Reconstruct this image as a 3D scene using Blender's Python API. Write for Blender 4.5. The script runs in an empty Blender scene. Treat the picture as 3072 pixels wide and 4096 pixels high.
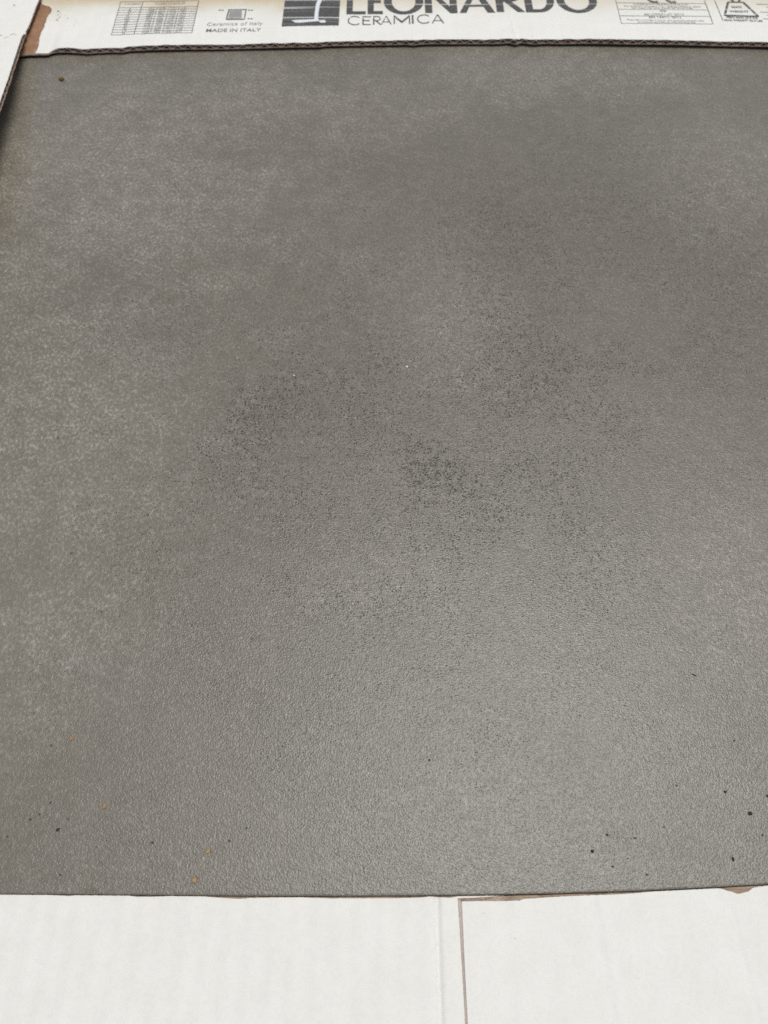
import bpy, bmesh, math, random
from mathutils import Vector, noise as mnoise
R = math.radians
random.seed(7)
S = bpy.context.scene
COL = S.collection

# ------------------------------------------------------------------ camera, world, sun, exposure
PITCH = R(61.0)
CAM = Vector((0.0, 0.0, 0.30))
FPX, CX, CY = 2900.0, 1536.0, 2048.0            # focal length and centre, in photograph pixels
cam = bpy.data.cameras.new('camera')
camo = bpy.data.objects.new('camera', cam); COL.objects.link(camo)
camo.location = CAM; camo.rotation_euler = (math.pi / 2 - PITCH, 0, 0)
cam.sensor_fit = 'VERTICAL'; cam.sensor_height = 9.8; cam.lens = 9.8 * FPX / 4096.0
cam.clip_start = 0.01; cam.clip_end = 200
cam.dof.use_dof = True; cam.dof.focus_distance = 0.325; cam.dof.aperture_fstop = 4.0
S.camera = camo

SUN_EL, SUN_AZ = R(78), R(56)                    # azimuth measured from +Y towards +X
w = bpy.data.worlds.new('World'); S.world = w; w.use_nodes = True
nt = w.node_tree
bg = nt.nodes['Background']
sky = nt.nodes.new('ShaderNodeTexSky'); sky.sky_type = 'NISHITA'; sky.sun_disc = False
sky.sun_elevation = SUN_EL; sky.sun_rotation = SUN_AZ
sky.air_density = 1.0; sky.dust_density = 4.0; sky.ozone_density = 1.0
hs = nt.nodes.new('ShaderNodeHueSaturation'); hs.inputs['Saturation'].default_value = 0.80
nt.links.new(sky.outputs[0], hs.inputs['Color']); nt.links.new(hs.outputs[0], bg.inputs['Color'])
bg.inputs['Strength'].default_value = 0.085

sl = bpy.data.lights.new('sun', 'SUN'); sl.energy = 1.5; sl.angle = R(34); sl.color = (0.895, 0.957, 1.0)
so = bpy.data.objects.new('sun', sl); COL.objects.link(so)
sd = Vector((math.sin(SUN_AZ) * math.cos(SUN_EL), math.cos(SUN_AZ) * math.cos(SUN_EL), math.sin(SUN_EL)))
so.rotation_euler = (-sd).to_track_quat('-Z', 'Y').to_euler(); so.location = sd * 3

S.view_settings.view_transform = 'Standard'; S.view_settings.look = 'None'
S.view_settings.exposure = 0.19; S.view_settings.gamma = 1.0; S.view_settings.use_curve_mapping = False
S.render.engine = 'CYCLES'; S.cycles.use_denoising = False; S.cycles.use_adaptive_sampling = False

# ------------------------------------------------------------------ helpers
FW = Vector((0, math.cos(PITCH), -math.sin(PITCH))); UP = Vector((0, math.sin(PITCH), math.cos(PITCH))); RT = Vector((1, 0, 0))
def P(px, py, z=0.0):
    """point of the horizontal plane z that a photograph pixel looks at"""
    d = FW + RT * ((px - CX) / FPX) - UP * ((py - CY) / FPX)
    t = (z - CAM.z) / d.z
    return CAM + d * t
def interp(tab, x):
    if x <= tab[0][0]: return tab[0][1]
    for (a, va), (b, vb) in zip(tab, tab[1:]):
        if x <= b: return va + (vb - va) * (x - a) / (b - a)
    return tab[-1][1]
def n3(x, y, z=0.0): return mnoise.noise(Vector((x, y, z)))
def sstep(a, b, x):
    t = max(0.0, min(1.0, (x - a) / (b - a))); return t * t * (3 - 2 * t)
def link(name, me, mat, parent=None, label=None, kind=None):
    o = bpy.data.objects.new(name, me); COL.objects.link(o)
    if mat is not None: me.materials.append(mat)
    if parent is not None: o.parent = parent
    if label: o['label'] = label
    if kind: o['kind'] = kind
    return o
def mesh_of(name, verts, faces, smooth=True):
    me = bpy.data.meshes.new(name); me.from_pydata(verts, [], faces); me.update()
    bm = bmesh.new(); bm.from_mesh(me)
    bmesh.ops.recalc_face_normals(bm, faces=bm.faces); bm.to_mesh(me); bm.free()
    if smooth:
        for p in me.polygons: p.use_smooth = True
    return me
def grid_solid(name, pts, ztop, thick, smooth=True):
    """closed sheet: pts[row][col] = (x, y); ztop(x, y); thick = number or f(x, y)"""
    nr, nc = len(pts), len(pts[0]); V = []; F = []
    for r in pts:
        for (x, y) in r: V.append((x, y, ztop(x, y)))
    n = nr * nc
    for i, r in enumerate(pts):
        for j, (x, y) in enumerate(r):
            t = thick(x, y) if callable(thick) else thick
            V.append((x, y, V[i * nc + j][2] - t))
    for i in range(nr - 1):
        for j in range(nc - 1):
            a, b, c, d = i * nc + j, i * nc + j + 1, (i + 1) * nc + j + 1, (i + 1) * nc + j
            F.append((a, b, c, d)); F.append((n + d, n + c, n + b, n + a))
    rim = [j for j in range(nc)] + [i * nc + nc - 1 for i in range(1, nr)] + [(nr - 1) * nc + j for j in range(nc - 2, -1, -1)] + [i * nc for i in range(nr - 2, 0, -1)]
    for a, b in zip(rim, rim[1:] + rim[:1]): F.append((b, a, n + a, n + b))
    me = mesh_of(name, V, F, smooth)
    if smooth:
        try: me.set_sharp_from_angle(angle=R(50))
        except Exception: pass
    return me
def box_mesh(name, x0, x1, y0, y1, z0, z1, bev=0.0):
    bm = bmesh.new(); bmesh.ops.create_cube(bm, size=1.0)
    for v in bm.verts:
        v.co = Vector(((x0 + x1) / 2 + v.co.x * (x1 - x0), (y0 + y1) / 2 + v.co.y * (y1 - y0), (z0 + z1) / 2 + v.co.z * (z1 - z0)))
    if bev: bmesh.ops.bevel(bm, geom=list(bm.edges), offset=bev, segments=2, affect='EDGES', profile=0.5)
    me = bpy.data.meshes.new(name); bm.to_mesh(me); bm.free(); return me

class NT:
    """small node helper"""
    def __init__(s, name):
        s.m = bpy.data.materials.new(name); s.m.use_nodes = True; s.t = s.m.node_tree
        s.b = s.t.nodes['Principled BSDF']
        s.pos = s.t.nodes.new('ShaderNodeNewGeometry').outputs['Position']
    def n(s, ty, **kw):
        nd = s.t.nodes.new(ty)
        for k, v in kw.items(): setattr(nd, k, v)
        return nd
    def put(s, sock, v):
        if isinstance(v, (int, float)): sock.default_value = v
        elif isinstance(v, tuple): sock.default_value = v if len(v) == len(sock.default_value) else (*v, 1.0)
        else: s.t.links.new(v, sock)
    def math(s, op, a, b=0.0, c=None, clamp=False):
        nd = s.n('ShaderNodeMath', operation=op); nd.use_clamp = clamp
        s.put(nd.inputs[0], a); s.put(nd.inputs[1], b)
        if c is not None: s.put(nd.inputs[2], c)
        return nd.outputs[0]
    def mix(s, f, a, b, blend='MIX'):
        nd = s.n('ShaderNodeMix', data_type='RGBA', blend_type=blend); nd.clamp_factor = True
        s.put(nd.inputs[0], f); s.put(nd.inputs[6], a); s.put(nd.inputs[7], b); return nd.outputs[2]
    def rng(s, v, a, b, c=0.0, d=1.0, smooth=True):
        nd = s.n('ShaderNodeMapRange'); nd.interpolation_type = 'SMOOTHSTEP' if smooth else 'LINEAR'
        s.put(nd.inputs[0], v)
        for i, q in enumerate((a, b, c, d)): s.put(nd.inputs[1 + i], q)
        return nd.outputs[0]
    def scaled(s, sc, off=(0, 0, 0), rot=(0, 0, 0)):
        nd = s.n('ShaderNodeMapping'); s.put(nd.inputs[0], s.pos)
        nd.inputs['Location'].default_value = off; nd.inputs['Rotation'].default_value = rot; nd.inputs['Scale'].default_value = sc
        return nd.outputs[0]
    def noise(s, scale, detail=2.0, rough=0.5, vec=None, dist=0.0):
        nd = s.n('ShaderNodeTexNoise'); s.put(nd.inputs['Vector'], vec if vec is not None else s.pos)
        nd.inputs['Scale'].default_value = scale; nd.inputs['Detail'].default_value = detail
        nd.inputs['Roughness'].default_value = rough; nd.inputs['Distortion'].default_value = dist
        return nd.outputs[0]
    def voro(s, scale, vec=None, rand=1.0):
        nd = s.n('ShaderNodeTexVoronoi'); s.put(nd.inputs['Vector'], vec if vec is not None else s.pos)
        nd.inputs['Scale'].default_value = scale; nd.inputs['Randomness'].default_value = rand
        return nd.outputs['Distance']
    def xyz(s):
        nd = s.n('ShaderNodeSeparateXYZ'); s.put(nd.inputs[0], s.pos); return nd.outputs
    def blob(s, c, rx, ry, warp=None):
        """soft patch of the surface's own pattern round a point"""
        sep = s.xyz()
        dx = s.math('DIVIDE', s.math('SUBTRACT', sep[0], c[0]), rx); dy = s.math('DIVIDE', s.math('SUBTRACT', sep[1], c[1]), ry)
        d = s.math('SQRT', s.math('ADD', s.math('MULTIPLY', dx, dx), s.math('MULTIPLY', dy, dy)))
        if warp is not None: d = s.math('ADD', d, warp)
        return s.rng(d, 1.0, 0.0)
    def bump(s, h, strength, dist, prev=None):
        nd = s.n('ShaderNodeBump'); nd.inputs['Strength'].default_value = strength; nd.inputs['Distance'].default_value = dist
        s.put(nd.inputs['Height'], h)
        if prev is not None: s.put(nd.inputs['Normal'], prev)
        return nd.outputs[0]

# ------------------------------------------------------------------ materials
def mat_tile():
    s = NT('porcelain'); b = s.b
    warp = s.math('MULTIPLY', s.math('SUBTRACT', s.noise(26, 4, 0.6), 0.5), 1.7)
    col = s.mix(s.rng(s.noise(5, 3, 0.6), 0.32, 0.68), (0.1340, 0.1157, 0.082), (0.158, 0.1372, 0.101))
    # pale clouds with short flecks, strongest towards the far left
    cloud = None
    for (px, py, rx, ry, k) in ((450, 700, .20, .20, .54), (200, 1600, .13, .18, .48), (1000, 400, .24, .09, .42), (2200, 280, .20, .08, .42), (150, 2500, .08, .07, .35),
                                (1780, 1250, .06, .09, .28), (2950, 2350, .07, .08, .3), (2950, 700, .09, .12, .32), (1500, 2330, .06, .03, .2)):
        p = P(px, py); q = s.math('MULTIPLY', s.blob(p, rx, ry, warp), k)
        cloud = q if cloud is None else s.math('MAXIMUM', cloud, q)
    fleck = s.noise(1.0, 4, 0.7, s.scaled((640, 480, 500), rot=(0, 0, R(25))))
    fleck2 = s.noise(110, 6, 0.75)
    f = s.math('MULTIPLY', s.math('ADD', s.math('MULTIPLY', cloud, 0.9), 0.27), s.math('ADD', 0.10, s.math('ADD', s.math('MULTIPLY', s.rng(fleck, 0.44, 0.70), s.math('ADD', 0.35, s.math('MULTIPLY', s.rng(fleck2, 0.28, 0.76), 0.55))), s.math('MULTIPLY', s.rng(fleck2, 0.30, 0.76), 0.22))))
    col = s.mix(f, col, (0.55, 0.490, 0.395))
    # faint mauve and olive drift in the glaze
    col = s.mix(s.math('MULTIPLY', s.rng(s.noise(9, 3, 0.55), 0.5, 0.75), 0.22), col, (0.166, 0.134, 0.106))
    # dark peppering, gathered in clusters
    cl = None
    for (px, py, rx, ry, k) in ((1080, 1640, .055, .05, .75), (1740, 1890, .035, .035, .95), (1950, 2050, .05, .035, .8), (2230, 1900, .05, .06, .75), (1450, 1480, .06, .05, .75), (2200, 1500, .08, .08, .75),
                                (2050, 1000, .09, .10, .62), (1700, 1750, .20, .20, .55), (1560, 2380, .06, .03, .6), (1120, 2330, .03, .02, .5), (580, 2240, .03, .03, .4), (2500, 850, .12, .12, .55),
                                (650, 1330, .08, .08, .45), (900, 1850, .04, .04, .65), (2900, 1100, .08, .12, .55), (230, 2690, .03, .02, .3), (2000, 2400, .08, .04, .45), (1500, 1050, .12, .14, .42)):
        p = P(px, py); q = s.math('MULTIPLY', s.blob(p, rx * 1.35, ry * 1.35, warp), k * .85)
        cl = q if cl is None else s.math('MAXIMUM', cl, q)
    jit = s.n('ShaderNodeVectorMath', operation='ADD')
    nz = s.n('ShaderNodeTexNoise'); nz.inputs['Scale'].default_value = 900; s.put(nz.inputs['Vector'], s.pos)
    sc2 = s.n('ShaderNodeVectorMath', operation='SCALE'); s.put(sc2.inputs[0], nz.outputs['Color']); sc2.inputs[3].default_value = 0.0009
    s.put(jit.inputs[0], s.pos); s.put(jit.inputs[1], sc2.outputs[0])
    v1 = s.voro(800, jit.outputs[0]); v2 = s.voro(1250, jit.outputs[0])
    thr = s.math('MULTIPLY', s.math('ADD', cl, 0.28), 0.43)
    spk = s.math('MULTIPLY', s.rng(s.math('SUBTRACT', thr, v1), -0.05, 0.10), s.rng(s.noise(260, 2), 0.40, 0.52))
    spk2 = s.math('MULTIPLY', s.rng(s.math('SUBTRACT', thr, v2), -0.04, 0.12), s.rng(s.noise(190, 2), 0.42, 0.54))
    sp = s.math('MAXIMUM', spk, s.math('MULTIPLY', spk2, 0.8))
    col = s.mix(s.math('MULTIPLY', sp, 0.74), col, (0.026, 0.021, 0.015))
    # lone pin-prick specks all over and a few white ones
    v3 = s.voro(75); col = s.mix(s.math('MULTIPLY', s.rng(v3, 0.065, 0.03), 0.7), col, (0.05, 0.046, 0.042))
    # faint stain at the edge where board rubbed off
    p = P(365, 3563); col = s.mix(s.math('MULTIPLY', s.blob(p, .0035, .0012), 0.75), col, (0.13, 0.095, 0.055))
    s.put(b.inputs['Base Color'], col)
    s.put(b.inputs['Roughness'], s.rng(s.noise(14, 4, 0.6), 0.3, 0.7, 0.25, 0.31))
    s.put(b.inputs['Specular IOR Level'], s.math('MULTIPLY', s.math('SUBTRACT', 1.0, s.math('MULTIPLY', sp, 0.6)), 0.48))
    h1 = s.noise(1450, 1.0, 0.5); h2 = s.noise(760, 1.0, 0.5)
    nb = s.bump(h1, 0.50, 0.00042); nb = s.bump(h2, 0.22, 0.0005, nb)
    s.put(b.inputs['Normal'], nb)
    return s.m
def mat_white(name, flute_axis, stain=False, dim=1.0):
    s = NT(name); b = s.b
    col = s.mix(s.rng(s.noise(70, 5, 0.65), 0.3, 0.7), (0.825, 0.787, 0.688), (0.860, 0.822, 0.723))
    col = s.mix(s.math('MULTIPLY', s.rng(s.noise(650, 3, 0.6), 0.42, 0.72), 0.16), col, (0.62, 0.61, 0.58))
    # tiny dirt specks and scuffs
    v = s.voro(62, s.scaled((1, 1.6, 1), rot=(0, 0, R(30))))
    col = s.mix(s.math('MULTIPLY', s.rng(v, 0.06, 0.02), s.math('MULTIPLY', s.rng(s.noise(35), 0.52, 0.62), 0.55)), col, (0.22, 0.21, 0.20))
    if stain:
        sep = s.xyz(); y = s.math('ADD', sep[1], s.math('MULTIPLY', s.math('SUBTRACT', s.noise(22, 4, 0.6), 0.5), 0.035))
        xk = s.math('MULTIPLY', s.rng(sep[0], -0.10, 0.05, 1.0, 0.45), s.rng(y, 0.635, 0.69, 1.0, 0.0))
        col = s.mix(s.math('MULTIPLY', s.rng(y, 0.575, 0.612), xk), col, (0.74, 0.69, 0.56))
        col = s.mix(s.math('MULTIPLY', s.rng(y, 0.593, 0.616), s.math('MULTIPLY', xk, 0.85)), col, (0.60, 0.47, 0.28))
    col = s.mix(1.0, col, (dim, dim, dim), 'MULTIPLY')
    s.put(b.inputs['Base Color'], col); b.inputs['Roughness'].default_value = 0.62; b.inputs['Specular IOR Level'].default_value = 0.3
    sc = (1, 0.06, 1) if flute_axis == 'y' else (0.06, 1, 1)
    nb = s.bump(s.noise(130, 2, 0.5, s.scaled(sc)), 0.15, 0.0008)
    nb = s.bump(s.noise(1500, 2), 0.25, 0.0001, nb)
    s.put(b.inputs['Normal'], nb)
    return s.m
def mat_kraft(name, c0, c1, fib=(60, 900, 900)):
    s = NT(name); b = s.b
    col = s.mix(s.rng(s.noise(1.0, 4, 0.65, s.scaled(fib)), 0.3, 0.7), c0, c1)
    col = s.mix(s.math('MULTIPLY', s.rng(s.noise(180, 4, 0.6), 0.45, 0.75), 0.5), col, tuple(v * 0.62 for v in c0))
    s.put(b.inputs['Base Color'], col); b.inputs['Roughness'].default_value = 0.85; b.inputs['Specular IOR Level'].default_value = 0.15
    s.put(b.inputs['Normal'], s.bump(s.noise(1.0, 3, 0.6, s.scaled(fib)), 0.5, 0.0003))
    return s.m
def mat_ink(name, c, streak):
    s = NT(name); b = s.b
    paper = (0.79, 0.76, 0.68)
    wob = s.noise(1.0, 2, 0.5, s.scaled((12, 260, 1)))
    lines = s.rng(s.math('ADD', s.noise(1.0, 1, 0.4, s.scaled((5, 480, 1))), s.math('MULTIPLY', s.math('SUBTRACT', wob, 0.5), 0.25)), 0.60, 0.70)
    worn = s.rng(s.noise(600, 3, 0.6), 0.45, 0.8)
    f = s.math('ADD', s.math('MULTIPLY', lines, streak), s.math('MULTIPLY', worn, 0.14), clamp=True)
    s.put(b.inputs['Base Color'], s.mix(f, c, paper)); b.inputs['Roughness'].default_value = 0.6; b.inputs['Specular IOR Level'].default_value = 0.25
    return s.m
def mat_plain(name, c0, c1, scale=700, rough=0.7):
    s = NT(name); b = s.b
    s.put(b.inputs['Base Color'], s.mix(s.rng(s.noise(scale, 3, 0.6), 0.35, 0.65), c0, c1)); b.inputs['Roughness'].default_value = rough
    return s.m
M_TILE = mat_tile()
M_TILE_BODY = mat_plain('tile_body', (0.10, 0.095, 0.085), (0.14, 0.13, 0.12), 500)
M_FAR = mat_white('printed_liner', 'y', True); M_NEAR = mat_white('plain_liner', 'y', dim=.955); M_SIDE = mat_white('flap_liner', 'x')
M_KRAFT = mat_kraft('kraft', (0.38, 0.26, 0.19), (0.48, 0.35, 0.26), (900, 60, 900))
M_FLUTE = mat_kraft('kraft_fluting', (0.36, 0.26, 0.195), (0.48, 0.37, 0.29), (500, 500, 500))
M_TEAR = mat_kraft('torn_kraft', (0.24, 0.165, 0.115), (0.52, 0.40, 0.29), (90, 1600, 1600))
M_PATCH = mat_kraft('bare_kraft', (0.29, 0.155, 0.085), (0.37, 0.21, 0.12), (160, 160, 160))
M_INK = mat_ink('printing_ink', (0.078, 0.073, 0.066), 0.75); M_INKT = mat_ink('printing_ink_thin', (0.11, 0.104, 0.094), 0.35); M_INKG = mat_ink('printing_ink_grey', (0.31, 0.295, 0.265), 0.6)

# ------------------------------------------------------------------ ground
ZB = -0.020                                                   # underside of the tile (its top is z = 0)
def mat_ground():
    s = NT('concrete'); b = s.b
    s.put(b.inputs['Base Color'], s.mix(s.rng(s.noise(9, 6, 0.65), 0.3, 0.7), (0.20, 0.195, 0.185), (0.30, 0.29, 0.275)))
    b.inputs['Roughness'].default_value = 0.9; s.put(b.inputs['Normal'], s.bump(s.noise(160, 4, 0.6), 0.5, 0.002)); return s.m
g = link('ground', mesh_of('ground', [(-4, -4, ZB - 0.0036), (4, -4, ZB - 0.0036), (4, 4, ZB - 0.0036), (-4, 4, ZB - 0.0036)], [(0, 1, 2, 3)], False), mat_ground(), kind='structure')

# ------------------------------------------------------------------ the tile
XL, XR, YF = -0.300, 0.300, 0.905
EDGE = [(-50, 3574), (0, 3575.5), (200, 3577), (560, 3580), (1000, 3584), (1300, 3584.5), (1500, 3584), (1850, 3581.5), (2180, 3576.5), (2550, 3565), (2800, 3553), (3072, 3538), (3150, 3534)]
def edge_y(px): return interp(EDGE, px)
near = [(XL, P(-50, 3573).y)] + [tuple(P(px, py).xy) for px, py in EDGE] + [(XR, P(3150, 3530).y + 0.001)]
def build_tile():
    loop = near + [(XR, YF), (XL, YF)]
    bm = bmesh.new()
    top = [bm.verts.new((x, y, 0)) for x, y in loop]; bot = [bm.verts.new((x, y, ZB)) for x, y in loop]
    ft = bm.faces.new(top); bm.faces.new(list(reversed(bot)))
    for i in range(len(loop)):
        j = (i + 1) % len(loop); f = bm.faces.new((bot[i], bot[j], top[j], top[i])); f.material_index = 1
    bmesh.ops.recalc_face_normals(bm, faces=bm.faces)
    bmesh.ops.bevel(bm, geom=[e for e in bm.edges if ft in e.link_faces], offset=0.0008, segments=3, affect='EDGES', profile=0.6)
    me = bpy.data.meshes.new('floor_tile'); bm.to_mesh(me); bm.free(); return me
tile = link('floor_tile', build_tile(), M_TILE)
tile.data.materials.append(M_TILE_BODY)
tile['label'] = 'large matt taupe grey porcelain floor tile with dark peppered specks inside the carton'; tile['category'] = 'tile'

# ------------------------------------------------------------------ the carton
carton = bpy.data.objects.new('tile_carton', None); COL.objects.link(carton)
carton.location = (0, 0, 0); carton.empty_display_size = 0.1
carton['label'] = 'white printed corrugated cardboard carton cut open round the grey tile'; carton['category'] = 'carton'
CX0, CX1, CY0, CY1 = XL - 0.006, XR + 0.006, -0.085, YF + 0.006
link('base_panel', box_mesh('base_panel', CX0, CX1, CY0, CY1, ZB - 0.0034, ZB - 0.0002), M_KRAFT, carton)

# --- far panel: printed, over the tile
TH = 0.0030
FE = [(-200, 206), (60, 203), (134, 199.5), (185, 199), (199, 192), (227, 187.5), (278, 187), (343, 192), (380, 188), (440, 185.5), (486, 187), (514, 181), (648, 177), (768, 175), (1050, 170), (1276, 166), (1300, 162),
      (1435, 159), (1628, 156.5), (1652, 159), (1700, 154.5), (1850, 153), (2000, 153), (2037, 150), (2066, 156.5), (2086, 150.5), (2139, 156), (2182, 152.5), (2259, 154), (2330, 153), (2500, 155.5), (2683, 158), (2926, 162.5), (3072, 166), (3300, 172)]
ZF = 0.0053
FEW = [(P(a, b, ZF).x, P(a, b, ZF).y) for a, b in FE]
def far_edge(x): return interp(FEW, x)
XC = P(185, 199, ZF).x
def far_crush(x): return 1.0 - 0.62 * sstep(P(240, 190, ZF).x, P(185, 199, ZF).x, x)
CREASE = [((1648, 92), (1655, 160), .00028, .0008), ((2036, 35), (2067, 158), .0005, .0009), ((2128, 95), (2139, 158), .0003, .0008), ((2246, 100), (2259, 156), .0003, .0008),
          ((2740, 110), (2752, 160), -.0003, .0016), ((2620, 100), (2630, 160), -.0002, .0016), ((2868, 110), (2884, 165), -.0002, .0016), ((700, 150), (702, 180), .0002, .0009), ((1270, 110), (1278, 166), .00015, .0012)]
CREASE = [(P(*a, ZF), P(*b, ZF), h, sg) for a, b, h, sg in CREASE]
def crease(x, y):
    z = 0.0
    for a, b, h, sg in CREASE:
        if abs(x - b.x) > 0.02: continue
        t = max(0.0, min(1.2, (y - a.y) / (b.y - a.y)))
        if t <= 0: continue
        cx = a.x + (b.x - a.x) * t
        z += h * math.exp(-((x - cx) / sg) ** 2) * min(1.0, t * 1.6)
    return z
PITCHF = 0.0079
def far_bottom(x, y):
    d = y - far_edge(x)
    return 0.0018 + 0.0004 * n3(x * 22, 3.1) * math.exp(-d / 0.03) - 0.0007 * sstep(0.0, 0.30, d) + 0.0003 * sstep(0.0, 0.25, x)
def far_top(x, y):
    d = y - far_edge(x)
    k = 1 - (1 - far_crush(x)) * math.exp(-max(0, d) / 0.016)
    wash = 0.00005 * math.cos(2 * math.pi * x / PITCHF) * math.exp(-d / 0.06)
    lip = -0.00045 * math.exp(-max(0, d) / 0.0022) * (0.5 + n3(x * 130, 5.0))
    return far_bottom(x, y) + TH * k + wash + lip + 0.0003 * n3(x * 25, y * 40, 2.0) + crease(x, y)
x0 = P(60, 203, ZF).x - 0.02
xs = [CX0 + (x0 - CX0) * i / 8 for i in range(8)] + [x0 + i * 0.0008 for i in range(int((0.3055 - x0) / 0.0008))] + [CX1]
ds = [0, .0005, .001, .002, .003] + [.003 + .0015 * i for i in range(1, 46)] + [.085, .11, .15, .2, .26] 
def rows(xs, ds, edge, yend):
    out = [[(x, edge(x) + d + (0.00025 * n3(x * 700, 9.0) if d == 0 else 0)) for x in xs] for d in ds]
    out.append([(x, yend) for x in xs]); return out
# the printed face stops at a ragged tear next to the side flap; brown board shows there
TEAR = [(128, 201), (137, 197), (148, 180), (154, 165), (155, 150), (163, 128), (164, 124), (174, 110), (178, 95), (186, 70), (193, 56), (203, 48), (206, 38), (203, 28), (196, 22), (186, 19), (175, 17), (168, 14), (164, 8), (160, 0), (150, -20), (120, -60)]
TEARW = sorted([(P(a, b, ZF).y, P(a, b, ZF).x) for a, b in TEAR])
def tear_x(y): return interp(TEARW, y)
prt = rows(xs, ds, far_edge, CY1)
def clampx(x, y):
    if y > P(160, -40, ZF).y: return x
    t = tear_x(y) + 0.0004 * n3(y * 420, 1.7)
    return max(x, t) if x > x0 else t
prt_white = [[(clampx(x, y), y) for x, y in r] for r in prt if r[40][1] < P(160, -40, ZF).y]
# dense white face in view, then the rest of the panel behind it
printed = link('printed_panel', grid_solid('printed_panel', prt_white, far_top, 0.0003), M_FAR, carton, 'white cardboard panel printed with logo lettering and tables along its cut edge')
yb = prt_white[-1][0][1]
link('panel_back', grid_solid('panel_back', [[(x, yb + (CY1 - yb) * k / 12) for x in xs[::14] + [xs[-1]]] for k in range(13)], lambda x, y: far_top(x, y) + 0.00002, 0.0003), M_FAR, printed)
# brown board bared where the face has been torn off
px_ = [x0 - 0.03 + i * 0.0009 for i in range(90)]
link('torn_patch', grid_solid('torn_patch', [[(x, far_edge(x) + d + 0.0006) for x in px_] for d in ds if d < 0.075], lambda x, y: far_top(x, y) - 0.00033 + 0.0001 * n3(x * 300, y * 300), 0.0003), M_PATCH, printed, 'bare brown patch with the white face torn off')
def fluting(name, xs_, edge, bottom, top, parent, depth=(0, .004, .010, .018)):
    V = []; F = []; nx = len(xs_)
    for side in (0, 1):
        for d in depth:
            for x in xs_:
                yy = edge(x) + d + (-0.0004 + 0.0003 * n3(x * 160, 4.4) if d == 0 else 0.0003)
                zb, zt = bottom(x, yy) + 0.0003, top(x, yy) - 0.0006
                ph = 2 * math.pi * (x + 0.0006 * n3(x * 60, 8.8)) / PITCHF
                c = math.cos(ph + 0.35 * math.sin(ph) ); c = math.copysign(abs(c) ** 0.8, c)
                V.append((x, yy, zb + (zt - zb) * (0.5 + 0.5 * c) + (0.00030 if side else -0.00030)))
    nr = len(depth); n = nr * nx
    for i in range(nr - 1):
        for j in range(nx - 1):
            a, b, c, d = i * nx + j, i * nx + j + 1, (i + 1) * nx + j + 1, (i + 1) * nx + j
            F.append((a, d, c, b)); F.append((n + a, n + b, n + c, n + d))
    for j in range(nx - 1): F.append((j, j + 1, n + j + 1, n + j))
    return link(name, mesh_of(name, V, F), M_FLUTE, parent)
fx = [x0 - 0.02 + i * 0.0005 for i in range(int((0.32 - x0) / 0.0005))]
fluting('fluting', fx, far_edge, far_bottom, far_top, printed)
lx = [CX0 + i * 0.0012 for i in range(int((CX1 - CX0) / 0.0012))]
link('inner_liner', grid_solid('inner_liner', [[(x, far_edge(x) + d + 0.0003 * n3(x * 300, 2.2)) for x in lx] for d in (-.0008, .003, .01, .03, .08, .2)] + [[(x, CY1) for x in lx]], lambda x, y: far_bottom(x, y) + 0.0003, 0.0005), M_KRAFT, printed)

# --- printing on the far panel
def drape(bm, surf, lift=0.00016, maxlen=0.0022):
    bmesh.ops.triangulate(bm, faces=bm.faces)
    for _ in range(5):
        es = [e for e in bm.edges if e.calc_length() > maxlen]
        if not es: break
        bmesh.ops.subdivide_edges(bm, edges=es, cuts=1, use_grid_fill=False); bmesh.ops.triangulate(bm, faces=[f for f in bm.faces if len(f.verts) > 3])
    for v in bm.verts: v.co.z = surf(v.co.x, v.co.y) + lift
def decal(name, polys, mat, parent, lift=0.00016, label=None, surf=None):
    """polys: outlines in world x, y"""
    bm = bmesh.new()
    for pl in polys:
        try: bm.faces.new([bm.verts.new((x, y, 0)) for x, y in pl])
        except ValueError: pass
    bmesh.ops.recalc_face_normals(bm, faces=bm.faces)
    drape(bm, surf or far_top, lift)
    for f in bm.faces:
        f.normal_update()
        if f.normal.z < 0: f.normal_flip()
    me = bpy.data.meshes.new(name); bm.to_mesh(me); bm.free()
    return link(name, me, mat, parent, label)
def PF(px, py): p = P(px, py, ZF); return (p.x, p.y)
def bar(a, b, wd):
    """outline of a line from a to b in world coordinates"""
    a, b = Vector(a), Vector(b); d = (b - a); d.normalize(); nn = Vector((-d.y, d.x)) * wd / 2
    return [tuple(a + nn), tuple(b + nn), tuple(b - nn), tuple(a - nn)]
def pline(pts, wd): return [bar(p, q, wd) for p, q in zip(pts, pts[1:])]
def vrange(px, y0, y1): return PF(px, y1)[1] - PF(px, y0)[1]
def text_polys(body, pxl, pxr, base_l, base_r, cap_px, bold=0.0, shear=0.0):
    """text fitted between two baseline pixels, its capital height reaching cap_px pixels up"""
    cu = bpy.data.curves.new('t', 'FONT'); cu.body = body; cu.size = 1.0; cu.offset = bold; cu.shear = shear; cu.resolution_u = 3
    ob = bpy.data.objects.new('t', cu); COL.objects.link(ob)
    dg = bpy.context.evaluated_depsgraph_get(); me = bpy.data.meshes.new_from_object(ob.evaluated_get(dg))
    bpy.data.objects.remove(ob); bpy.data.curves.remove(cu)
    x_0 = min(v.co.x for v in me.vertices); x_1 = max(v.co.x for v in me.vertices)
    a, b = Vector(PF(pxl, base_l)), Vector(PF(pxr, base_r)); H = vrange((pxl + pxr) / 2, base_l, base_l - cap_px)
    out = []
    for p in me.polygons:
        pl = []
        for vi in p.vertices:
            v = me.vertices[vi].co; q = a + (b - a) * ((v.x - x_0) / (x_1 - x_0)); pl.append((q.x, q.y + v.y / 0.70 * H))
        out.append(pl)
    bpy.data.meshes.remove(me); return out

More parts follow.
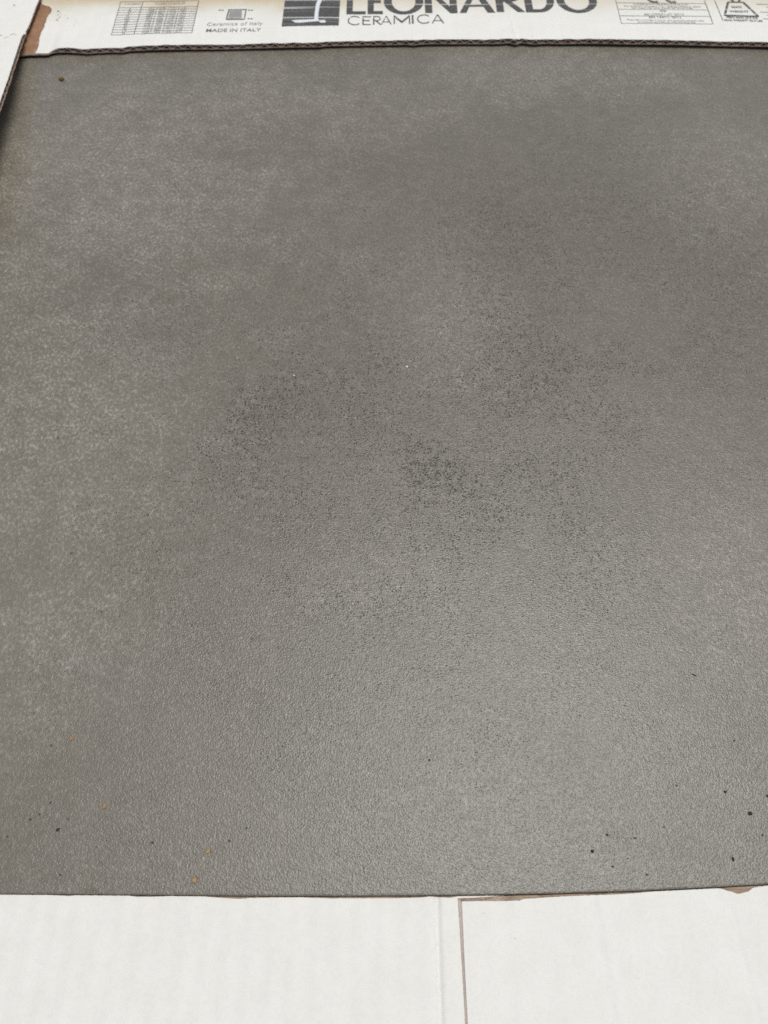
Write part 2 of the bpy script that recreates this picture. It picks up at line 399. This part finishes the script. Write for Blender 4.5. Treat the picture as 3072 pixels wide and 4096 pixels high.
# brand lettering: letters as outlines in a 0..1 box
def ring(cx, cy, rx, ry, tx, ty, a0=0, a1=360, n=40):
    out = []
    for i in range(n):
        t0, t1 = R(a0 + (a1 - a0) * i / n), R(a0 + (a1 - a0) * (i + 1) / n)
        o = lambda t, k: (cx + (rx - (tx if k else 0)) * math.cos(t), cy + (ry - (ty if k else 0)) * math.sin(t))
        out.append([o(t0, 0), o(t1, 0), o(t1, 1), o(t0, 1)])
    return out
def rect(a, b, c, d): return [(a, b), (c, b), (c, d), (a, d)]
def letter(ch, s=.3, h=.12):
    if ch == 'L': return [rect(0, 0, s, 1), rect(s, 0, 1, h)]
    if ch == 'E': return [rect(0, 0, s, 1), rect(s, 0, 1, h), rect(s, .46, .86, .46 + h), rect(s, 1 - h, 1, 1)]
    if ch == 'I': return [rect(0, 0, 1, 1)]
    if ch == 'O': return ring(.5, .5, .5, .53, s * .72, h)
    if ch == 'C': return ring(.55, .5, .55, .53, s * .72, h, 42, 318)
    if ch == 'D': return [rect(0, 0, s, 1), rect(s, 0, .45, h), rect(s, 1 - h, .45, 1)] + ring(.45, .5, .55, .5, s, h, -90, 90)
    if ch == 'N': return [rect(0, 0, s * .75, 1), rect(1 - s * .75, 0, 1, 1), [(s * .75, 1), (s * .75, .72), (1 - s * .75, 0), (1 - s * .75, .28)]]
    if ch == 'M': return [rect(0, 0, s * .7, 1), rect(1 - s * .7, 0, 1, 1), [(s * .7, 1), (s * .7, .75), (.5, .12), (.5, .36)], [(1 - s * .7, 1), (.5, .36), (.5, .12), (1 - s * .7, .75)]]
    if ch == 'A': return [[(0, 0), (s * .8, 0), (.5 + s * .25, 1), (.5 - s * .35, 1)], [(1 - s * .9, 0), (1, 0), (.5 + s * .4, 1), (.5 - s * .2, .9)], rect(.24, .26, .76, .26 + h * .8)]
    if ch == 'R': return [rect(0, 0, s, 1), rect(s, 1 - h, .5, 1), rect(s, .44, .5, .44 + h)] + ring(.5, .72, .42, .28, s * .85, h, -90, 90, 20) + [[(s, .50), (s + .25, .50), (1, 0), (1 - s * 1.05, 0)]]
def place(polys, pxl, pxr, base, cap):
    a, b = Vector(PF(pxl, base)), Vector(PF(pxr, base)); H = cap
    return [[(a.x + (b.x - a.x) * u, a.y + (b.y - a.y) * u + v * H) for u, v in pl] for pl in polys]
capL = vrange(1536, 51, -42)
pl = []
for ch, l, r, base, s in (('L', 1385, 1463, 54, .32), ('E', 1470, 1532, 53, .40), ('O', 1535, 1696, 52, .28), ('N', 1701, 1831, 50, .30), ('A', 1839, 1982, 48.5, .24), ('R', 1988, 2102, 46, .26), ('D', 2105, 2226, 47, .25), ('O', 2236, 2400, 47, .27)):
    pl += place(letter(ch, s, .125), l, r, base, capL)
decal('brand_lettering', pl, M_INK, printed, label='dark grey lettering reading LEONARDO')
pl = []; capC = vrange(1580, 95, 60)
for ch, l, r, base, s in (('C', 1390, 1441, 97, .12), ('E', 1449, 1484, 97, .16), ('R', 1492, 1526, 96, .17), ('A', 1524, 1567, 95, .12), ('M', 1575, 1641, 94, .10), ('I', 1648, 1655, 93, 1), ('C', 1669, 1721, 92, .12), ('A', 1727, 1778, 91, .12)):
    pl += place(letter(ch, s, .10), l, r, base, capC)
decal('lettering', pl, M_INK, printed, label='thin grey lettering reading CERAMICA')
# logo square with its pale figure
a, b = PF(1126, 104), PF(1355, 99); sw = b[0] - a[0]
decal('logo_square', [[(a[0], a[1]), (a[0] + sw, b[1]), (a[0] + sw, b[1] + sw), (a[0], a[1] + sw)]], M_INK, printed, label='dark square logo with pale stem and foot')
fig = [PF(*q) for q in ((1283, -60), (1276, -15), (1264, 15), (1259, 50), (1257, 78), (1272, 78), (1274, 50), (1279, 18), (1293, -12), (1305, -60))]
foot = [PF(*q) for q in ((1166, 81), (1178, 80), (1255, 77), (1274, 76), (1278, 84), (1240, 87), (1200, 91), (1181, 90))]
toe = [[(PF(1290, 85)[0] + .0026 * math.cos(t) , PF(1290, 85)[1] + .0019 * math.sin(t)) for t in [k * math.pi / 6 for k in range(12)]]]
M_PALE = mat_plain('bare_paper', (0.74, 0.74, 0.72), (0.79, 0.79, 0.77), 300)
decal('logo_figure', [fig, foot] + toe, M_PALE, printed, lift=0.00034)
# size table
TL, TR, BL, BR = (482, 4), (795, 0), (444, 137), (767, 128)
def tq(u, v):
    tl, tr, bl, br = [Vector(PF(*q)) for q in (TL, TR, BL, BR)]
    p = (tl * (1 - u) + tr * u) * (1 - v) + (bl * (1 - u) + br * u) * v; return (p.x, p.y)
lw = 0.00042
pl = [bar(tq(0, 0), tq(0, 1), lw), bar(tq(1, 0), tq(1, 1), lw * 1.3), bar(tq(.285, 0), tq(.285, 1), lw * 1.2), bar(tq(0, 0), tq(1, 0), lw)]
vr = [.19 + .81 * i / 11 for i in range(12)]
for v in vr: pl += pline([(tq(u / 10, v)[0], tq(u / 10, v)[1] + 0.00025 * math.sin(u * 2.1 + v * 9)) for u in range(11)], lw)
decal('size_table', pl, M_INKT, printed, label='thin ruled table of eleven narrow rows')
pl = text_polys('CALIBRO', 496, 560, 16, 16, 7)
pl += text_polys('DIMENSIONI DI', 618, 742, 8, 6, 6) + text_polys('FABBRICAZIONE', 622, 738, 17, 14, 6)
rnd = random.Random(3)
for i in range(11):
    v = (vr[i] + vr[i + 1]) / 2
    def dash(u, wd, hh):
        c = Vector(tq(u, v)); out = []
        n = max(1, int(wd / 0.0011))
        for k in range(n):
            cx = c.x + (k - (n - 1) / 2) * 0.00125
            out += ring(cx, c.y, .00058, hh, .0003, .0005, 0, 360, 6) if rnd.random() < .6 else [rect(cx - .0002, c.y - hh, cx + .0002, c.y + hh)]
        return out
    pl += dash(.145, (.002, .003, .0012, .0024, .0036, .0034, .0024, .003, .0028, .0034, .003)[i], .0012)
    for u, wd in ((.42, .005), (.485, .0012), (.56, .005), (.635, .0012), (.70, .005), (.765, .0012), (.83, .005)): pl += dash(u, wd, .0012)
decal('table_figures', pl, M_INKG, printed)
# origin mark
a = PF(905, 75); b = PF(977, 74); q = vrange(940, 75, 36)
pl = [bar((a[0], a[1]), (a[0] + .0006, a[1] + q), .0010), bar((b[0], b[1]), (b[0], b[1] + q), .0009), bar((a[0], a[1] + q), (b[0] + .0006, b[1] + q), .0011), bar((a[0], a[1]), (b[0], b[1]), .0014)]
for px, py in ((884, 38), (1001, 38), (1000, 72)): c = PF(px, py); pl += [bar((c[0] - .0018, c[1]), (c[0] - .0002, c[1]), .0012), bar((c[0] + .0004, c[1]), (c[0] + .0019, c[1]), .0012)]
decal('origin_mark', pl, M_INKT, printed)
decal('mark_field', [[(a[0] + .0012, a[1] + .0014), (b[0] - .002, b[1] + .0014), (b[0] - .003, b[1] + q - .0014), (a[0] + .0014, a[1] + q - .0014)]], M_INKG, printed)
decal('origin_text', text_polys('Ceramics of Italy', 826, 1050, 101, 96, 13), M_INKG, printed)
decal('origin_lettering', text_polys('MADE IN ITALY', 823, 1043, 125, 122, 13, bold=0.006), M_INKT, printed)
# certificate box
pl = [bar(PF(2463, 0), PF(2486, 92), lw), bar(PF(2818, 0), PF(2853, 95), lw * 1.2), bar(PF(2486, 92), PF(2853, 95), lw), bar(PF(2466, 10), PF(2822, 13), lw), bar(PF(2473, 36), PF(2832, 39), lw), bar(PF(2480, 62), PF(2842, 65), lw)]
decal('certificate_box', pl, M_INKT, printed, label='thin ruled box of small certificate text')
pl = []
for args in (('COOPERATIVA CERAMICA D\'IMOLA S.C.', 2534, 2756, 19, 20, 5), ('Via Vittorio Veneto, 13 - 40026 IMOLA (BO)', 2496, 2804, 26, 29, 5), ('for internal and external floorings', 2528, 2772, 33, 34, 5),
             ('05', 2642, 2666, 47, 47, 9), ('001CPR01-07-2013', 2578, 2737, 60, 60, 7), ('EN 14411: 2012', 2598, 2727, 72, 72, 8), ('Piastrelle pressate a secco, dry pressed ceramic tiles', 2510, 2818, 80, 85, 5), ('for internal and external walls and floorings', 2552, 2782, 89, 91, 5)):
    pl += text_polys(*args)
decal('certificate_text', pl, M_INKT, printed)
ce = [ring(PF(2618, 3)[0], PF(2618, -28)[1], .0068, .0145, .0018, .0030, 65, 295, 24), ring(PF(2690, 3)[0], PF(2690, -28)[1], .0068, .0145, .0018, .0030, 65, 295, 24)]
decal('conformity_mark', ce[0] + ce[1] + [rect(PF(2664, 0)[0], PF(2664, -30)[1], PF(2664, 0)[0] + .008, PF(2664, -30)[1] + .002)], M_INK, printed)
# weight mark
wq = [PF(2913, 7), PF(2973, 8), PF(3034, 66), PF(2899, 61)]
pl = [bar(wq[0], wq[1], .0017), bar(wq[1], wq[2], .0017), bar(wq[2], wq[3], .0019), bar(wq[3], wq[0], .0017)]
c = PF(2940, -8); pl += ring(c[0], c[1], .0042, .0058, .0016, .0019, -60, 240, 20)
decal('weight_mark', pl, M_INK, printed, label='dark outline of a weight reading MAX WEIGHT')
pl = text_polys('MAX', 2928, 2970, 31, 31, 8, bold=.02) + text_polys('WEIGHT', 2919, 2997, 49, 50, 8, bold=.02) + text_polys('PESO MAX 25.0 KG', 2908, 3032, 72, 76, 7, bold=.02) + text_polys('MAX WEIGHT 55.0 LBS', 2899, 3052, 83, 87, 7, bold=.02)
decal('weight_lettering', pl, M_INKT, printed)
decal('ruled_line', [bar(PF(2859, 0), PF(2892, 83), lw * 1.2)], M_INKT, printed)
decal('side_text', [bar(PF(x, y), PF(x + 60, y + 2), .0006) for x, y in ((3026, 16), (3040, 48), (3052, 75), (3066, 28), (3068, 60))], M_INKT, printed)
# dirt scuffs on the printed face
rnd = random.Random(11); pl = []
for (px, py, r, k) in ((232, 42, .0011, 1), (228, 77, .0009, 1), (270, 70, .0006, 1), (236, 60, .0004, 14), (226, 70, .0003, 10), (300, 88, .0003, 5)):
    for _ in range(k):
        c = PF(px + rnd.uniform(-9, 9) * (k > 1), py + rnd.uniform(-14, 12) * (k > 1)); rr = r * rnd.uniform(.5, 1.1)
        pl.append([(c[0] + rr * rnd.uniform(.6, 1) * math.cos(t), c[1] + rr * rnd.uniform(.6, 1.0) * math.sin(t)) for t in [i * math.pi / 3 for i in range(6)]])
decal('dirt_mark', pl, mat_plain('dirt', (.16, .13, .10), (.26, .22, .18)), printed)

# --- side flap on the left, lapping over the printed panel
SE = [(162, -20, 0), (155, 0, .02), (141, 35, .04), (125, 80, .05), (112, 108, .05), (103, 124, .06), (102, 135, .10), (94, 137, .6), (88, 144, 1), (76, 178, 1), (64, 215, 1), (46, 270, 1), (31, 318, 1), (14, 366, 1), (0, 406, 1), (-30, 490, 1), (-80, 640, 1)]
def side_low(y):       # underside height of the flap along its length
    return interp([(-.1, .0005), (.0, .001), (.2, .012), (.40, .0185), (.47, .0155), (.53, .0095), (.555, .0072), (.60, .0075), (.9, .0045)], y)
def edge_side():
    raw = []
    for px, py, k in SE:
        z = .008
        for _ in range(4):
            q = P(px, py, z); z = side_low(q.y) + .0012 + .0022 * k
        raw.append((q.y, q.x, k))
    raw.sort(); lo = raw[0]; hi = raw[-1]
    raw = [(-0.08, lo[1] + .004, 1), (0.2, lo[1] + .002, 1)] + raw + [(0.75, hi[1] - .004, 0), (CY1, hi[1] - .006, 0)]
    return raw
ES = edge_side()
def side_x(y): return interp([(a, b) for a, b, c in ES], y)
def side_k(y): return interp([(a, c) for a, b, c in ES], y)
def side_bot(x, y): return side_low(y) * (1 - 0.10 * sstep(0, .04, side_x(y) - x)) + .0001
def side_top(x, y):
    return side_bot(x, y) + .0012 + .0022 * side_k(y) + .00006 * math.cos(2 * math.pi * y / PITCHF) + .0003 * n3(x * 30, y * 30, 7.7)
ys = [-.08 + .02 * i for i in range(23)] + [.38 + .0009 * i for i in range(290)] + [.66, .7, .75, .8, .85, CY1]
sd_ = [0, .0006, .0015, .003, .006, .01, .015, .02, .024]
flap = link('side_flap', grid_solid('side_flap', [[(side_x(y) - d + (0.0002 * n3(y * 500, 3.3) if d == 0 else 0), y) for y in ys] for d in sd_] + [[(min(CX0, side_x(y) - .026), y) for y in ys]], side_top, 0.0003), M_SIDE, carton, 'white cardboard flap along the tile lapping over the printed panel')
def side_fluting():
    yy = [.36 + i * .0005 for i in range(600)]; V = []; F = []; n = len(yy); dd = (0, .004, .012)
    for s_ in (0, 1):
        for d in dd:
            for y in yy:
                x = side_x(y) - d - .0005 + .0004 * n3(y * 170, 6.1) * (d == 0)
                zb, zt = side_bot(x, y) + .0003, side_top(x, y) - .0006
                ph = 2 * math.pi * (y + .0005 * n3(y * 70, 1.2)) / PITCHF; c = math.cos(ph)
                c = math.copysign(abs(c) ** .8, c)
                V.append((x, y, zb + (zt - zb) * (.5 + .5 * c) + (.00024 if s_ else -.00024)))
    m = len(dd) * n
    for i in range(len(dd) - 1):
        for j in range(n - 1):
            a, b, c, d = i * n + j, i * n + j + 1, (i + 1) * n + j + 1, (i + 1) * n + j
            F.append((a, b, c, d)); F.append((m + d, m + c, m + b, m + a))
    for j in range(n - 1): F.append((j, m + j, m + j + 1, j + 1))
    return mesh_of('side_fluting', V, F)
link('fluting', side_fluting(), M_FLUTE, flap)
link('inner_liner', grid_solid('inner_liner', [[(side_x(y) - d + .0003 * n3(y * 260, 5.5) * (d == 0), y) for y in ys] for d in (0, .003, .01, .024)] + [[(min(CX0, side_x(y) - .026), y) for y in ys]], lambda x, y: side_bot(x, y) + .0003, .0003), M_KRAFT, flap)
rnd = random.Random(5); pl = []
for (px, py, a, b, rot) in ((47, 122, .0016, .0004, .25), (42, 133, .0012, .0003, .3), (24, 150, .0026, .0002, .35), (50, 5, .0014, .0007, -.6), (2, 137, .0008, .0012, .2), (62, 137, .0009, .0003, .5)):
    c = P(px, py, .011); n_ = 9
    pl.append([(c.x + math.cos(rot) * a * rnd.uniform(.7, 1) * math.cos(t) - math.sin(rot) * b * math.sin(t), c.y + math.sin(rot) * a * math.cos(t) + math.cos(rot) * b * 1.5 * rnd.uniform(.7, 1) * math.sin(t)) for t in [i * 2 * math.pi / n_ for i in range(n_)]])
M_SCUFF = mat_plain('scuff', (.42, .34, .26), (.58, .51, .43))
for q in pl: decal('scuff_mark', [q], M_SCUFF, flap, surf=side_top)
# the flap on the other side, past the edge of the picture
link('side_flap', grid_solid('side_flap_b', [[(0.296 + .0098 * k / 4, -.08 + .05 * i) for i in range(20)] + [(0.296 + .0098 * k / 4, CY1)] for k in range(5)], lambda x, y: .0090 + .0004 * n3(x * 20, y * 12, 4), .0033), M_SIDE, carton)

# --- near rim: plain white board beside the tile
def off_curve(tab): return lambda px: edge_y(px) + interp(tab, px)
A_OUT = off_curve([(-60, 2.5), (3150, 2.5)])
A_WHT = off_curve([(-60, 3), (200, 3), (280, 6.5), (300, 3.2), (520, 3.2), (545, 7), (600, 7), (680, 3.2), (820, 3.5), (860, 7), (950, 12), (1000, 8), (1090, 6), (1200, 5), (1330, 9), (1480, 9), (1600, 9), (1690, 7), (1720, 3.2), (1760, 7), (1800, 9), (1835, 3), (1960, 3), (2100, 5)])
B_WHT_T = [(1847, 3606), (1900, 3604.5), (2000, 3604), (2080, 3602), (2095, 3596), (2180, 3590), (2250, 3586), (2360, 3581), (2480, 3577), (2560, 3571), (2600, 3567), (2700, 3562), (2880, 3553), (2895, 3558), (2925, 3566), (2950, 3576), (2975, 3571), (2995, 3566), (3010, 3552), (3030, 3548), (3072, 3542), (3160, 3537)]
B_OUT_T = [(1833, 3593), (1900, 3590.5), (1950, 3587), (2000, 3583.5), (2100, 3580.5), (2180, 3579), (2550, 3567.5), (2800, 3555.5), (3072, 3540.5), (3160, 3536)]
B_LW = [(3606, 1847), (3700, 1851.5), (3864, 1859), (4096, 1871), (4700, 1900)]
B_LO = [(3593, 1832), (3700, 1839), (3864, 1849), (4096, 1862), (4700, 1893)]
ZA = -0.0010
NEARY = CY0
def crA(x, y):
    cx = P(1748, 3600, ZA).x + (0.0) ; w_ = .0011
    return -.00090 * math.exp(-((x - cx) / w_) ** 2) - .0002 * sstep(cx, cx + .004, x)
def a_top(x, y): return ZA + .00026 * n3(x * 35, y * 22, 1.0) + .00006 * math.cos(2 * math.pi * x / PITCHF) + crA(x, y) + .0002 * n3(x * 9, y * 6, 3.0)
XS = P(1840, 3600, 0).x
def b_lift(x): return .0011 - .0004 * sstep(XS, .12, x)
CRB = [(P(2380, 3600).x, -.0002, .0022), (P(2405, 3600).x, .0001, .0016), (P(2960, 3800).x, -.00025, .0014), (P(2140, 3600).x, -.0002, .003)]
def b_top(x, y):
    z = ZA + b_lift(x) + .00028 * n3(x * 32, y * 20, 5.0) + .00005 * math.cos(2 * math.pi * x / PITCHF)
    for cx, h, sg in CRB:
        z += h * math.exp(-((x - cx - .05 * (-y) * (cx > 0)) / sg) ** 2)
    z -= .0004 * math.exp(-(((x - P(1990, 3625).x) / .006) ** 2 + ((y - P(1990, 3615).y) / .0018) ** 2))
    return z
def poly_px(fn, z, a, b, step):
    return [P(px, fn(px), z) for px in [a + (b - a) * i / int((b - a) / step) for i in range(int((b - a) / step) + 1)]]
vd = [0, .0004, .001, .002] + [.002 + .0012 * i for i in range(1, 40)]
ea = poly_px(A_WHT, ZA, -60, 2100, 6)
ea = [(CX0, ea[0].y), (-.2, ea[0].y)] + [(p.x, p.y + .0001 * n3(p.x * 600, 3)) for p in ea]
rim = link('rim_panel', grid_solid('rim_panel', [[(x, y - d) for x, y in ea] for d in vd] + [[(x, NEARY) for x, y in ea]], a_top, .0003), M_NEAR, carton, 'plain white cardboard with a pressed crease beside the near tile edge')
def tear_strip(name, outer, inner, zin, zout, parent, nrow=7, seed=0.0):
    V = []; F = []; n = len(outer)
    for i in range(nrow + 1):
        t = i / nrow
        for j, (o_, q) in enumerate(zip(outer, inner)):
            x = o_.x + (q.x - o_.x) * t; y = o_.y + (q.y - o_.y) * t
            z = zout(x, y) + (zin(x, y) - zout(x, y)) * t
            rid = .00030 * math.sin(t * 15 + 2.2 * n3(x * 60, seed)) + .00025 * n3(x * 400, t * 9, seed)
            V.append((x, y + .0001 * n3(x * 500, t * 7, seed + 2), z + (rid if 0 < i < nrow else 0)))
    for i in range(nrow):
        for j in range(n - 1): F.append((i * n + j, i * n + j + 1, (i + 1) * n + j + 1, (i + 1) * n + j))
    base = (nrow + 1) * n                                   # underside, so that it is solid board
    for i in (0, nrow):
        for j in range(n): x, y, z = V[i * n + j]; V.append((x, y, z - .0024))
    for j in range(n - 1):
        F.append((base + j, base + n + j, base + n + j + 1, base + j + 1)); F.append((j, base + j, base + j + 1, j + 1)); F.append((nrow * n + j, nrow * n + j + 1, base + n + j + 1, base + n + j))
    return link(name, mesh_of(name, V, F), M_TEAR, parent)
oa = poly_px(A_OUT, ZA, -60, 1850, 6); ia = poly_px(lambda px: A_WHT(px) + 1.5, ZA, -60, 1850, 6)
tear_strip('torn_edge', oa, ia, lambda x, y: a_top(x, y) - .00032, lambda x, y: a_top(x, y) - .0009, rim, 6, 1.0)
ba = [(CX0, ea[0][1] - .002), (-.14, ea[0][1] - .002), (0, P(1536, 3600, ZA).y), (.06, P(2100, 3605, ZA).y)]
link('inner_liner', grid_solid('inner_liner', [ba, [(x, NEARY) for x, y in ba]], lambda x, y: ZA - .0020, .0006, False), M_KRAFT, rim)
# overlapping flap
zb_ = ZA + .0009
top_e = [P(px, interp(B_WHT_T, px), zb_) for px in [1847 + (3160 - 1847) * i / 260 for i in range(261)]]
lft = lambda y: interp(sorted([(P(px, py, zb_).y, P(px, py, zb_).x) for py, px in B_LW]), y)
te = [(p.x, p.y + .00012 * n3(p.x * 700, 1)) for p in top_e] + [(.2, top_e[-1].y), (CX1, top_e[-1].y)]
def brow(d):
    r = []
    for i, (x, y) in enumerate(te):
        yy = y - d if d is not None else NEARY
        k = max(0.0, 1 - i / 60.0); r.append((x + (lft(yy) - te[0][0]) * k, yy))
    return r
over = link('overlap_flap', grid_solid('overlap_flap', [brow(d) for d in vd] + [brow(None)], b_top, .0003), M_NEAR, carton, 'plain white cardboard flap with a brown cut edge lapping over its neighbour')
pxs = [1833 + (3160 - 1833) * i / 230 for i in range(231)]
ob_ = [P(px, interp(B_OUT_T, px), ZA + .001) for px in pxs]
ib_ = [P(max(px, 1848), interp(B_WHT_T, max(px, 1848)) + 1.5, zb_) for px in pxs]
tear_strip('torn_edge', ob_, ib_, lambda x, y: b_top(x, y) - .00032, lambda x, y: a_top(x, y) + .0001, over, 8, 4.0)
pys = [3593 + (4700 - 3593) * i / 160 for i in range(161)]
ol_ = [P(interp(B_LO, py), py, ZA + .0006) for py in pys]; il_ = [P(interp(B_LW, py) + 1.5, max(py, 3607), zb_) for py in pys]
def cut_side():
    V = []; F = []; n = len(ol_); nr = 5
    for i in range(nr + 1):
        t = i / nr
        for j, (o_, q) in enumerate(zip(ol_, il_)):
            x = o_.x + (q.x - o_.x) * t + .00005 * n3(q.y * 700, t * 5); y = o_.y + (q.y - o_.y) * t
            z = a_top(x, y) + .0001 + (b_top(q.x, q.y) - .0003 - a_top(x, y) - .0001) * t ** .7 + .0001 * math.sin(t * 9) * (0 < i < nr)
            V.append((x, y, z))
    for i in range(nr):
        for j in range(n - 1): F.append((i * n + j, (i + 1) * n + j, (i + 1) * n + j + 1, i * n + j + 1))
    return mesh_of('cut_edge', V, F)
link('cut_edge', cut_side(), mat_kraft('cut_kraft', (.60, .46, .38), (.68, .54, .45), (900, 70, 900)), over)
link('inner_liner', grid_solid('inner_liner', [[(x, y - .001) for x, y in te[::20] + [te[-1]]], [(x, NEARY) for x, y in te[::20] + [te[-1]]]], lambda x, y: b_top(x, y) - .0016, .0006, False), M_KRAFT, over)

# --- walls of the carton, below the flaps
zb0 = ZB - 0.0034
link('wall', box_mesh('wall', CX0 - .0032, CX0, CY0, CY1, zb0, .0010), M_SIDE, carton)
link('wall', box_mesh('wall', CX1, CX1 + .0032, CY0, CY1, zb0, .0088), M_SIDE, carton)
link('wall', box_mesh('wall', CX0, CX1, CY1, CY1 + .0032, zb0, .0035), M_NEAR, carton)
link('wall', box_mesh('wall', CX0, CX1, CY0 - .0032, CY0, zb0, ZA - .0003), M_NEAR, carton)

# ------------------------------------------------------------------ crumbs and grit on the tile
MPX = lambda py: (P(1536, py).y, (P(1537, py).x - P(1536, py).x))
def crumb_mesh(seed, sx, sy, sz, jag):
    bm = bmesh.new(); bmesh.ops.create_icosphere(bm, subdivisions=2, radius=1.0)
    for v in bm.verts:
        k = 1 + jag * mnoise.noise(v.co * 1.3 + Vector((seed * 3.1, seed, 0))) + .35 * jag * mnoise.noise(v.co * 3.1 + Vector((seed, 0, seed)))
        v.co = Vector((v.co.x * sx * k, v.co.y * sy * k, max(-.75, v.co.z * k) * sz))
    zmin = min(v.co.z for v in bm.verts)
    for v in bm.verts: v.co.z -= zmin
    me = bpy.data.meshes.new('crumb'); bm.to_mesh(me); bm.free(); return me
M_BLK = mat_plain('black_grit', (.012, .011, .010), (.035, .031, .028), 1500, .6)
M_BRN = mat_plain('brown_grit', (.07, .05, .035), (.12, .085, .055), 1500, .8)
M_TAN = mat_plain('tan_crumb', (.29, .175, .075), (.43, .28, .135), 1300, .8)
M_GLD = mat_plain('golden_crumb', (.32, .215, .065), (.46, .32, .11), 1300, .8)
M_OLV = mat_plain('olive_crumb', (.16, .11, .035), (.26, .18, .07), 1300, .8)
M_WHT = mat_plain('white_grit', (.70, .70, .66), (.8, .8, .76), 1300, .6)
def crumb(name, px, py, wpx, hpx, mat, label, cat, group=None, rot=0.0, jag=.45, flat=.8):
    p = P(px, py); m = P(px + 1, py).x - p.x; my = abs(P(px, py - 1).y - p.y)
    kk = .52 if name == 'crumb' else .44; sx, sy = wpx * m * kk, hpx * my * kk
    o = link(name, crumb_mesh(px * .013 + py * .007, sx, sy, min(sx, sy) * flat, jag), mat)
    o.location = (p.x, p.y, 0.0); o.rotation_euler = (0, 0, rot); o['label'] = label; o['category'] = cat
    if group: o['group'] = group
    return o
crumb('crumb', 248, 320, 19, 12, M_OLV, 'olive brown crumb on the tile near the corner of side flap and printed panel', 'crumb', rot=.3)
crumb('crumb', 287, 2953, 15, 15, M_TAN, 'small curled tan flake lying on the open tile surface', 'crumb', rot=.8, jag=1.1, flat=.5)
crumb('crumb', 421, 3224, 13, 23, M_TAN, 'upright oblong tan crumb on the tile, slimmer than the others', 'crumb', rot=-.2)
crumb('crumb', 832, 3404, 22, 17, M_GLD, 'golden yellow crumb on the tile with a bright facet', 'crumb', rot=.5, jag=.6)
crumb('crumb', 780, 3518, 21, 25, M_TAN, 'plump orange tan crumb closest to the plain cardboard rim', 'crumb', rot=.2)
for (px, py, a, b, rt) in ((233, 3319, 14, 19, -.4), (159, 3257, 7, 8, 0), (202, 3211, 10, 7, .4), (917, 3364, 11, 8, 0), (985, 3312, 8, 6, 0), (1717, 3040, 12, 8, 0), (242, 3499, 8, 8, 0), (2900, 3167, 12, 13, 0), (3000, 3253, 16, 18, .2), (2932, 3436, 11, 20, .1),
                           (2369, 3405, 14, 15, -.6), (2707, 3143, 8, 8, 0), (2936, 2963, 8, 7, 0), (3050, 3340, 9, 8, 0), (3069, 3184, 9, 12, 0), (2588, 3499, 12, 8, 0), (2540, 3352, 9, 8, 0), (2450, 3466, 10, 9, 0), (2656, 3308, 9, 6, .4)):
    lab = {3000: 'largest round black speck of grit on the grey tile', 1717: 'lone flat black speck on open tile, far from the other grit', 233: 'jagged black speck, biggest among the tan crumbs on the tile'}.get(px, 'tiny rounded black speck of grit lying on the grey tile')
    crumb('grit', px, py, a, b, M_BLK, lab, 'grit', 'black grit specks on the tile', rt)
for (px, py, a, b) in ((121, 3277, 12, 9), (610, 3370, 13, 10), (30, 3347, 10, 9), (2428, 3339, 12, 12), (2511, 3435, 8, 9)):
    crumb('grit', px, py, a, b, M_BRN, 'tiny dull brown speck of dirt lying on the grey tile', 'grit', 'brown dirt specks on the tile')
crumb('sliver', 2776, 2700, 22, 6, M_BLK, 'thin slanting dark sliver of dirt on the grey tile', 'grit', rot=-.45, jag=.5)
for (px, py, a) in ((1177, 1503, 7), (1627, 1468, 9)):
    crumb('grit', px, py, a, a, M_WHT, 'tiny white speck standing out on the peppered tile', 'grit', 'white specks on the tile')
